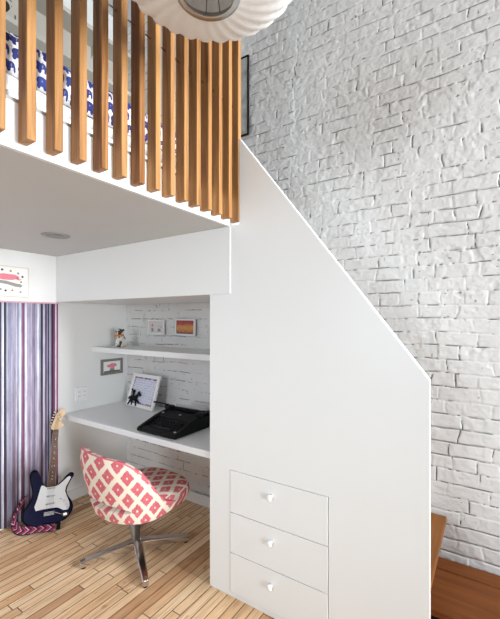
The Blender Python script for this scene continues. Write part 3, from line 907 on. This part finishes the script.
# neck
zn0, zn1 = 0.325 * S, 0.800 * S
bm = bmesh.new()
prism(bm, [(-0.028 * S, zn0), (0.028 * S, zn0), (0.021 * S, zn1), (-0.021 * S, zn1)], 0.020, lambda a, b, c: (a, -c, b), D - 0.018)
nk = done(bm, 'neck', M['maple'], gt, bevel=0.003)
bm = bmesh.new()
prism(bm, [(-0.028 * S, zn0 - 0.006), (0.028 * S, zn0 - 0.006), (0.021 * S, zn1), (-0.021 * S, zn1)], 0.006, lambda a, b, c: (a, -c, b), D + 0.002)
sl = 0.648 * S
pz = zn1
for i in range(1, 22):
    zf = zn1 - sl * (1 - 2 ** (-i / 12))
    if zf < zn0: break
    w = (0.021 + 0.007 * (zn1 - zf) / (zn1 - zn0)) * S
    box(bm, -w, w, -(D + 0.0092), -(D + 0.0078), zf - 0.0007, zf + 0.0007, 1)
    if i in (3, 5, 7, 9, 12, 15, 17, 19):
        zm = (zf + pz) / 2
        for xo in ((-0.008, 0.008) if i == 12 else (0,)):
            lathe(bm, [(0, -0.0005), (0.0030, -0.0005), (0.0030, 0.0005), (0, 0.0005)], 10, to=lambda x, y, z: (xo + x, -(D + 0.008) - z, zm + y), mi=2, smooth=False)
    pz = zf
done(bm, 'fingerboard', [M['rosewood'], M['gunmetal'], M['pearl']], nk)
# headstock: six-in-line
hs = [(-0.021, 0.797), (0.021, 0.797), (0.026, 0.815), (0.040, 0.823), (0.052, 0.828), (0.051, 0.848), (0.036, 0.856), (0.030, 0.868), (0.036, 0.900), (0.050, 0.935), (0.062, 0.955), (0.060, 0.975), (0.040, 0.985), (0.015, 0.975), (-0.003, 0.945), (-0.022, 0.880), (-0.034, 0.828), (-0.034, 0.815)]
hs = [((x * 1.22 + 0.0) * S, z * S) for x, z in hs]
h = gp('headstock', catmull(hs, 3), D - 0.014, 0.014, M['maple'], nk, bevel=0.001, segs=1)
bm = bmesh.new()
sq = [(0.012 + 0.010 * math.sin(i * 0.9) + 0.0012 * i, 0.868 + 0.0052 * i) for i in range(15)]
tube(bm, [(x * S, -(D + 0.0006), z * S) for x, z in catmull(sq, 3, False)], 0.0016, 6)
done(bm, 'script_mark', M['darkink'], h)
for i in range(6):
    a = i / 5
    x = (-0.024 + 0.026 * a) * S; z = (0.828 + 0.122 * a) * S
    bm = bmesh.new()
    lathe(bm, [(0, 0), (0.0055 * S, 0), (0.0045 * S, 0.012), (0, 0.012)], 10, to=lambda p, q, r: (x + 0.005 + p, -D - r, z + q))
    tube(bm, [(x - 0.008 * S, -D + 0.010, z + 0.002), (x - 0.022 * S, -D + 0.010, z + 0.006)], 0.0028, 6)
    lathe(bm, [(0, -0.006), (0.006, -0.005), (0.0075, 0), (0.006, 0.005), (0, 0.006)], 10, to=lambda p, q, r: (x - 0.026 * S + p, -D + 0.010 + q * 0.6, z + 0.008 + r))
    done(bm, 'tuning_peg', M['steel'], h, True)
bm = bmesh.new()
for i in range(6):
    f0 = -1 + 2 * i / 5; a = i / 5
    tube(bm, [(0.026 * f0 * S, -(D + 0.013), 0.100 * S), (0.017 * f0 * S, -(D + 0.0105), 0.797 * S), ((-0.024 + 0.026 * a) * S + 0.005, -(D + 0.006), (0.828 + 0.122 * a) * S)], 0.0004, 5)
done(bm, 'strings', M['gunmetal'], gt)
# woven strap from the upper horn down to the floor and round in front of the body (room coordinates)
bm = bmesh.new(); uvl = bm.loops.layers.uv.new('fab'); uvs = {}
path = [((-2.862, 1.33, 0.20), (0, .9, .3)), ((-2.860, 1.29, 0.13), (0.0, 1, 0.5)), ((-2.852, 1.258, 0.075), (0.1, 1, 0.9)), ((-2.81, 1.248, 0.036), (0.2, 0.6, 1.0)), ((-2.745, 1.252, 0.030), (-0.3, 0.5, 0.9)), ((-2.705, 1.285, 0.030), (-0.5, 0.6, 0.8)), ((-2.685, 1.330, 0.022), (-0.7, 0.5, 0.45)),
        ((-2.650, 1.362, 0.024), (-0.7, 0.6, 0.5)), ((-2.622, 1.395, 0.022), (-0.7, 0.5, 0.6)), ((-2.607, 1.420, 0.020), (-0.8, 0.4, 0.5))]
cp = catmull([p for p, w in path], 8, False); cw = catmull([w for p, w in path], 8, False)
prev = None; s = 0; lastp = None
for p, w in zip(cp, cw):
    p = Vector(p); w = Vector(w).normalized()
    if lastp is not None: s += (p - lastp).length
    lastp = p
    c = []
    for j in range(5):
        q = p + w * (0.060 * (j / 4 - 0.5)); q.z = max(q.z, 0.003)
        q.x = max(q.x, XL + 0.034)
        v = bm.verts.new(q); uvs[v] = (j / 4 * 0.98 + 0.01, s); c.append(v)
    if prev:
        for j in range(4): bm.faces.new((prev[j], c[j], c[j + 1], prev[j + 1])).smooth = True
    prev = c
for f in bm.faces:
    for l in f.loops: l[uvl].uv = uvs[l.vert]
bpy.context.view_layer.update()
bm.transform(gt.matrix_basis.inverted())
o = done(bm, 'strap', M['strap'], gt, True)
o['label'] = 'red, white and navy woven strap curled on the floor'
sd = o.modifiers.new('solidify', 'SOLIDIFY'); sd.thickness = 0.002
bm = bmesh.new(); box(bm, -0.012, 0.014, -0.026, 0.026, -0.003, 0.004)
bmesh.ops.transform(bm, matrix=gt.matrix_basis.inverted() @ Matrix.Translation((-2.600, 1.438, 0.020)) @ Matrix.Rotation(R_(55), 4, 'Z') @ Matrix.Rotation(R_(30), 4, 'X'), verts=bm.verts[:])
done(bm, 'strap_end', M['blackmatte'], o, bevel=0.003)

# ------------------------------------------------------------------ typewriter on the desk
tw = thing('typewriter', 'black portable typewriter with raised carriage lever on the desk', 'typewriter', (-2.04, 1.675, 0.735))
W = 0.365
prof = [(0.0, 0.004), (-0.004, 0.018), (0.004, 0.028), (0.06, 0.036), (0.062, 0.028), (0.165, 0.062), (0.166, 0.078), (0.235, 0.094), (0.27, 0.098), (0.285, 0.088), (0.345, 0.088), (0.352, 0.07), (0.352, 0.004)]
bm = bmesh.new(); prism(bm, prof, W - 0.06, lambda a, b, c: (c, a, b), 0.03)
done(bm, 'body', M['black'], tw, bevel=0.004)
sp = [(0.0, 0.004), (-0.004, 0.018), (0.006, 0.032), (0.16, 0.082), (0.235, 0.098), (0.27, 0.100), (0.29, 0.088), (0.345, 0.088), (0.352, 0.07), (0.352, 0.004)]
for xa in (0.0, W - 0.0305):
    bm = bmesh.new(); prism(bm, sp, 0.0305, lambda a, b, c: (c, a, b), xa)
    done(bm, 'side_cover', M['black'], tw, bevel=0.006, segs=3)
for rrow in range(4):
    yk = 0.075 + 0.0225 * rrow; zk = 0.033 + 0.0225 * rrow * 0.33 + 0.008
    for c in range(11):
        xk = 0.052 + 0.0245 * c + 0.006 * (rrow % 2)
        bm = bmesh.new(); lathe(bm, [(0, -0.012), (0.003, -0.012), (0.003, -0.002), (0.0082, -0.001), (0.0085, 0.002), (0.006, 0.003), (0, 0.0022)], 10, c=(xk, yk, zk))
        done(bm, 'key', M['key'], tw, True)
bm = bmesh.new(); box(bm, 0.10, 0.27, 0.048, 0.060, 0.034, 0.043); done(bm, 'space_bar', M['key'], tw, bevel=0.004)
bm = bmesh.new(); tube(bm, [(-0.01, 0.305, 0.104), (W + 0.03, 0.305, 0.104)], 0.0135, 20); done(bm, 'platen', M['blackmatte'], tw)
bm = bmesh.new(); tube(bm, [(0.0, 0.286, 0.124), (W, 0.286, 0.124)], 0.003, 8); done(bm, 'paper_bail', M['black'], tw)
bm = bmesh.new(); box(bm, 0.05, W - 0.02, 0.324, 0.330, 0.09, 0.136); done(bm, 'paper_table', M['sketchmetal'], tw, bevel=0.002)
for xa, xb in ((-0.03, -0.01), (W + 0.03, W + 0.055)):
    bm = bmesh.new(); tube(bm, [(xa, 0.305, 0.108), (xb, 0.305, 0.108)], 0.021, 18); done(bm, 'platen_knob', M['black'], tw)
bm = bmesh.new(); box(bm, W - 0.045, W + 0.03, 0.24, 0.35, 0.085, 0.122); done(bm, 'carriage_end', M['black'], tw, bevel=0.012, segs=3)
bm = bmesh.new(); box(bm, -0.012, 0.035, 0.275, 0.335, 0.088, 0.122); done(bm, 'carriage_end', M['black'], tw, bevel=0.010, segs=3)
bm = bmesh.new(); tube(bm, [(0.0, 0.30, 0.118), (-0.03, 0.295, 0.128), (-0.09, 0.285, 0.133), (-0.135, 0.275, 0.134)], [0.004, 0.0055, 0.005, 0.0075], 8); done(bm, 'return_lever', M['black'], tw, True)
for x, y, z in ((0.045, 0.20, 0.094), (0.20, 0.215, 0.094), (0.335, 0.03, 0.040)):
    bm = bmesh.new(); box(bm, x - 0.010, x + 0.010, y - 0.004, y + 0.004, z - 0.004, z + 0.003); done(bm, 'latch', M['steel'], tw, bevel=0.001)

# ------------------------------------------------------------------ pictures
def frame(t, w, hgt, bar, depth, fm, mirror=False):
    """frame in the local xz plane, facing -y, centred at the origin, back at y=0"""
    bm = bmesh.new()
    a, b = w / 2, hgt / 2
    box(bm, -a, a, -depth, 0, -b, -b + bar); box(bm, -a, a, -depth, 0, b - bar, b)
    box(bm, -a, -a + bar, -depth, 0, -b + bar, b - bar); box(bm, a - bar, a, -depth, 0, -b + bar, b - bar)
    return done(bm, 'frame', fm, t, bevel=0.0015)
def sheet(t, w, hgt, y, m, name='print', cx=0, cz=0):
    bm = bmesh.new(); box(bm, cx - w / 2, cx + w / 2, y - 0.0012, y, cz - hgt / 2, cz + hgt / 2)
    return done(bm, name, m, t)
def shape(t, pts, y, m, name, parent=None):
    bm = bmesh.new(); prism(bm, pts, 0.0008, lambda a, b, c: (a, -c, b), y)
    return done(bm, name, m, parent or t)
RZ = -math.pi / 2                                     # rotation for things hung on the left wall (local -y faces +x)
def blob(cx, cz, rx, rz, n=20, wob=0.0, seed=0):
    rr = random.Random(seed); f = [1 + wob * (rr.random() - 0.5) for _ in range(n)]
    return [(cx + rx * f[i] * math.cos(2 * math.pi * i / n), cz + rz * f[i] * math.sin(2 * math.pi * i / n)) for i in range(n)]

# cartoon picture on the left wall above the curtain; local +x runs towards the brick wall
pc = thing('canvas_picture', 'thin framed white picture with pink and grey drawing above the striped curtain', 'picture', (XL + 0.002, 1.205, 1.780), (0, 0, math.pi / 2))
frame(pc, 0.36, 0.222, 0.008, 0.016, M['cream'])
sh = sheet(pc, 0.344, 0.206, -0.010, M['paper'])
def art(pts, m, name, y=0.0112, parent=None): return shape(pc, pts, y, m, name, parent or sh)
art(blob(0.030, 0.032, 0.085, 0.022, 24, 0.18, 3), M['pink'], 'pink_figure')
art([(0.095, 0.028), (0.118, 0.020), (0.130, 0.028), (0.126, 0.018), (0.112, 0.010), (0.090, 0.020)], M['pink'], 'pink_figure')
art([(-0.10, 0.0), (-0.04, 0.008), (0.03, 0.002), (0.09, -0.012), (0.125, -0.016), (0.135, -0.026), (0.125, -0.040), (0.09, -0.038), (0.03, -0.022), (-0.04, -0.014), (-0.10, -0.022)], M['greyink'], 'grey_figure')
for i, (a, b) in enumerate(((0.055, 0.075), (0.105, 0.062), (0.135, 0.040), (0.125, 0.000), (-0.01, -0.060), (0.022, -0.068), (0.066, -0.064), (0.122, -0.074), (0.0, 0.08), (-0.06, 0.07), (-0.08, -0.07))):
    art(blob(a, b, 0.008, 0.008, 10), (M['ochre'], M['greyink'], M['darkink'])[i % 3], 'small_dot')

# grey framed card in the nook on the left wall
gf = thing('grey_frame_picture', 'small grey framed picture with a pink flower on the left nook wall', 'picture', (XL + 0.002, 2.112, 1.073), (0, 0, math.pi / 2))
frame(gf, 0.230, 0.142, 0.022, 0.014, M['greyframe'])
sh2 = sheet(gf, 0.181, 0.106, -0.006, M['paper'])
shape(gf, blob(0.0, 0.008, 0.050, 0.020, 18, 0.35, 5), 0.0072, M['pink'], 'pink_flower', sh2)
shape(gf, [(-0.02, -0.012), (0.02, -0.012), (0.03, -0.04), (-0.03, -0.04)], 0.0072, M['greyink'], 'grey_stem', sh2)
shape(gf, [(-0.085, -0.036), (0.085, -0.036), (0.085, -0.051), (-0.085, -0.051)], 0.0072, plain('olive_ink', (0.16, 0.17, 0.10), 0.7), 'ground_line', sh2)

# two little pictures on the brick above the shelf
f1 = thing('sketch_picture', 'small white framed pale sketch hung on the brick, left of the orange one', 'picture', (-2.487, YB - 0.022, 1.437), (0, R_(0.5), 0))
frame(f1, 0.205, 0.128, 0.013, 0.016, M['white'])
s1 = sheet(f1, 0.179, 0.102, -0.007, M['sketch'])
shape(f1, blob(-0.048, 0.016, 0.013, 0.012, 12, 0.2, 2), 0.0082, M['pink'], 'pink_figure', s1)
shape(f1, [(-0.06, -0.008), (-0.036, -0.008), (-0.034, -0.04), (-0.062, -0.04)], 0.0082, M['greyink'], 'grey_figure', s1)
shape(f1, [(0.02, -0.014), (0.055, -0.012), (0.058, -0.04), (0.018, -0.04)], 0.0082, M['greyink'], 'grey_figure', s1)
f2 = thing('orange_picture', 'small white framed orange and red picture hung on the brick above the shelf', 'picture', (-2.135, YB - 0.022, 1.440), (0, R_(1.0), 0))
frame(f2, 0.225, 0.140, 0.014, 0.018, M['white'])
sheet(f2, 0.197, 0.112, -0.008, M['sunset'])

# leaning letter in a white frame on the desk
lf = thing('leaning_frame', 'white framed letter with black horse silhouette leaning on the brick at the desk back', 'picture', (-2.545, 2.125, 0.7355 + 0.001), (R_(-16), 0, R_(-6)))
FW, FH = 0.390, 0.292
def up(o): o.location = (0, 0, FH / 2); return o
up(frame(lf, FW, FH, 0.030, 0.018, M['white']))
up(sheet(lf, FW - 0.06, FH - 0.06, -0.006, M['confetti'], 'border_print'))
up(sheet(lf, FW - 0.095, FH - 0.088, -0.0072, M['letter'], 'letter'))
horse = [(0, .35), (.06, .50), (.18, .60), (.32, .62), (.28, .85), (.12, .98), (.16, 1.04), (.34, .93), (.39, 1.03), (.47, .97), (.45, .86), (.47, .62), (.60, .68), (.72, .92), (.78, .98), (.99, .74), (.95, .64), (.80, .70),
         (.72, .48), (.97, .30), (.92, .22), (.70, .35), (.80, .05), (.70, .04), (.60, .33), (.42, .33), (.45, .05), (.36, .04), (.30, .29), (.12, .0), (.04, .04), (.17, .33), (.11, .40)]
bm = bmesh.new(); prism(bm, [(-0.183 + x * 0.185, -0.142 + z * 0.140) for x, z in horse], 0.003, lambda a, b, c: (a, -c, b), 0.0186)
up(done(bm, 'horse_silhouette', M['blackmatte'], lf))

# framed print up on the brick by the top of the stair
po = thing('framed_print', 'dark framed grey print on the brick wall beside the slats', 'picture', (-1.77, YB - 0.024, 3.167))
frame(po, 0.54, 0.59, 0.011, 0.012, M['black'])
pm = sheet(po, 0.512, 0.562, -0.008, M['poster'])
frame_in = bmesh.new()
for a in ((-0.2, 0.2, 0.225, 0.233), (-0.2, 0.2, -0.233, -0.225), (-0.2, -0.19, -0.233, 0.233), (0.19, 0.2, -0.233, 0.233)):
    box(frame_in, a[0], a[1], -0.0102, -0.0093, a[2], a[3])
done(frame_in, 'inner_line', M['darkink'], pm)

# switch plate above the desk
sw = thing('wall_outlet', 'white square double outlet plate on the wall above the desk', 'outlet', (XL + 0.001, 1.815, 0.872), (0, 0, math.pi / 2))
bm = bmesh.new(); box(bm, -0.058, 0.058, -0.006, 0, -0.058, 0.058); done(bm, 'plate', M['white'], sw, bevel=0.003)
for x in (-0.024, 0.024):
    bm = bmesh.new(); box(bm, x - 0.017, x + 0.017, -0.009, -0.006, -0.033, 0.033); so = done(bm, 'socket', M['white'], sw, bevel=0.001)
    bm = bmesh.new()
    for z in (-0.018, 0.018):
        for q in (-0.006, 0.006): box(bm, x + q - 0.0014, x + q + 0.0014, -0.0093, -0.0088, z - 0.004, z + 0.004)
    done(bm, 'slots', M['darkink'], so)

# ------------------------------------------------------------------ dog figurine on the shelf
dg = thing('dog_figurine', 'small white and black spotted sitting dog figurine with orange bow on shelf', 'figurine', (-2.725, 2.06, 1.2645), (0, 0, R_(25)))
dg.scale = (1.22, 1.22, 1.15)
bm = bmesh.new()
def ball(x, y, z, rx, ry, rz, rot=0):
    m = Matrix.Translation((x, y, z)) @ Matrix.Rotation(rot, 4, 'X') @ Matrix.Diagonal((rx, ry, rz, 1))
    bmesh.ops.create_uvsphere(bm, u_segments=20, v_segments=12, radius=1, matrix=m)
ball(0, 0.012, 0.045, 0.032, 0.036, 0.044, R_(-12)); ball(0, -0.004, 0.070, 0.025, 0.025, 0.034)
ball(0, -0.012, 0.113, 0.027, 0.026, 0.026); ball(0, -0.036, 0.106, 0.014, 0.018, 0.013)
for s in (-1, 1):
    ball(s * 0.030, 0.018, 0.022, 0.015, 0.028, 0.022); ball(s * 0.026, -0.016, 0.008, 0.011, 0.020, 0.008)
    ball(s * 0.014, -0.022, 0.036, 0.0095, 0.0105, 0.036); ball(s * 0.014, -0.030, 0.007, 0.011, 0.014, 0.007)
    ball(s * 0.027, -0.006, 0.118, 0.008, 0.012, 0.020, R_(10))
ball(0, 0.052, 0.020, 0.007, 0.022, 0.008)
o = done(bm, 'body', M['dog'], dg, True)
rm = o.modifiers.new('remesh', 'REMESH'); rm.mode = 'VOXEL'; rm.voxel_size = 0.0022; rm.use_smooth_shade = True
bm = bmesh.new()
for s in (-1, 1):
    m = Matrix.Translation((s * 0.010, -0.036, 0.119)); bmesh.ops.create_uvsphere(bm, u_segments=10, v_segments=8, radius=0.0034, matrix=m)
done(bm, 'eyes', M['black'], dg, True)
bm = bmesh.new(); bmesh.ops.create_uvsphere(bm, u_segments=10, v_segments=8, radius=0.005, matrix=Matrix.Translation((0, -0.054, 0.109))); done(bm, 'nose', M['black'], dg, True)
bm = bmesh.new()
mo = plain('orange_ribbon', (0.62, 0.22, 0.04), 0.6)
for s in (-1, 1):
    prism(bm, [(0, 0.084), (s * 0.026, 0.096), (s * 0.028, 0.076)], 0.006, lambda a, b, c: (a, -0.032 - c, b))
lathe(bm, [(0.0255, 0.082), (0.0285, 0.085), (0.0285, 0.091), (0.0255, 0.094)], 24, c=(0, -0.006, 0))
done(bm, 'bow', mo, dg)
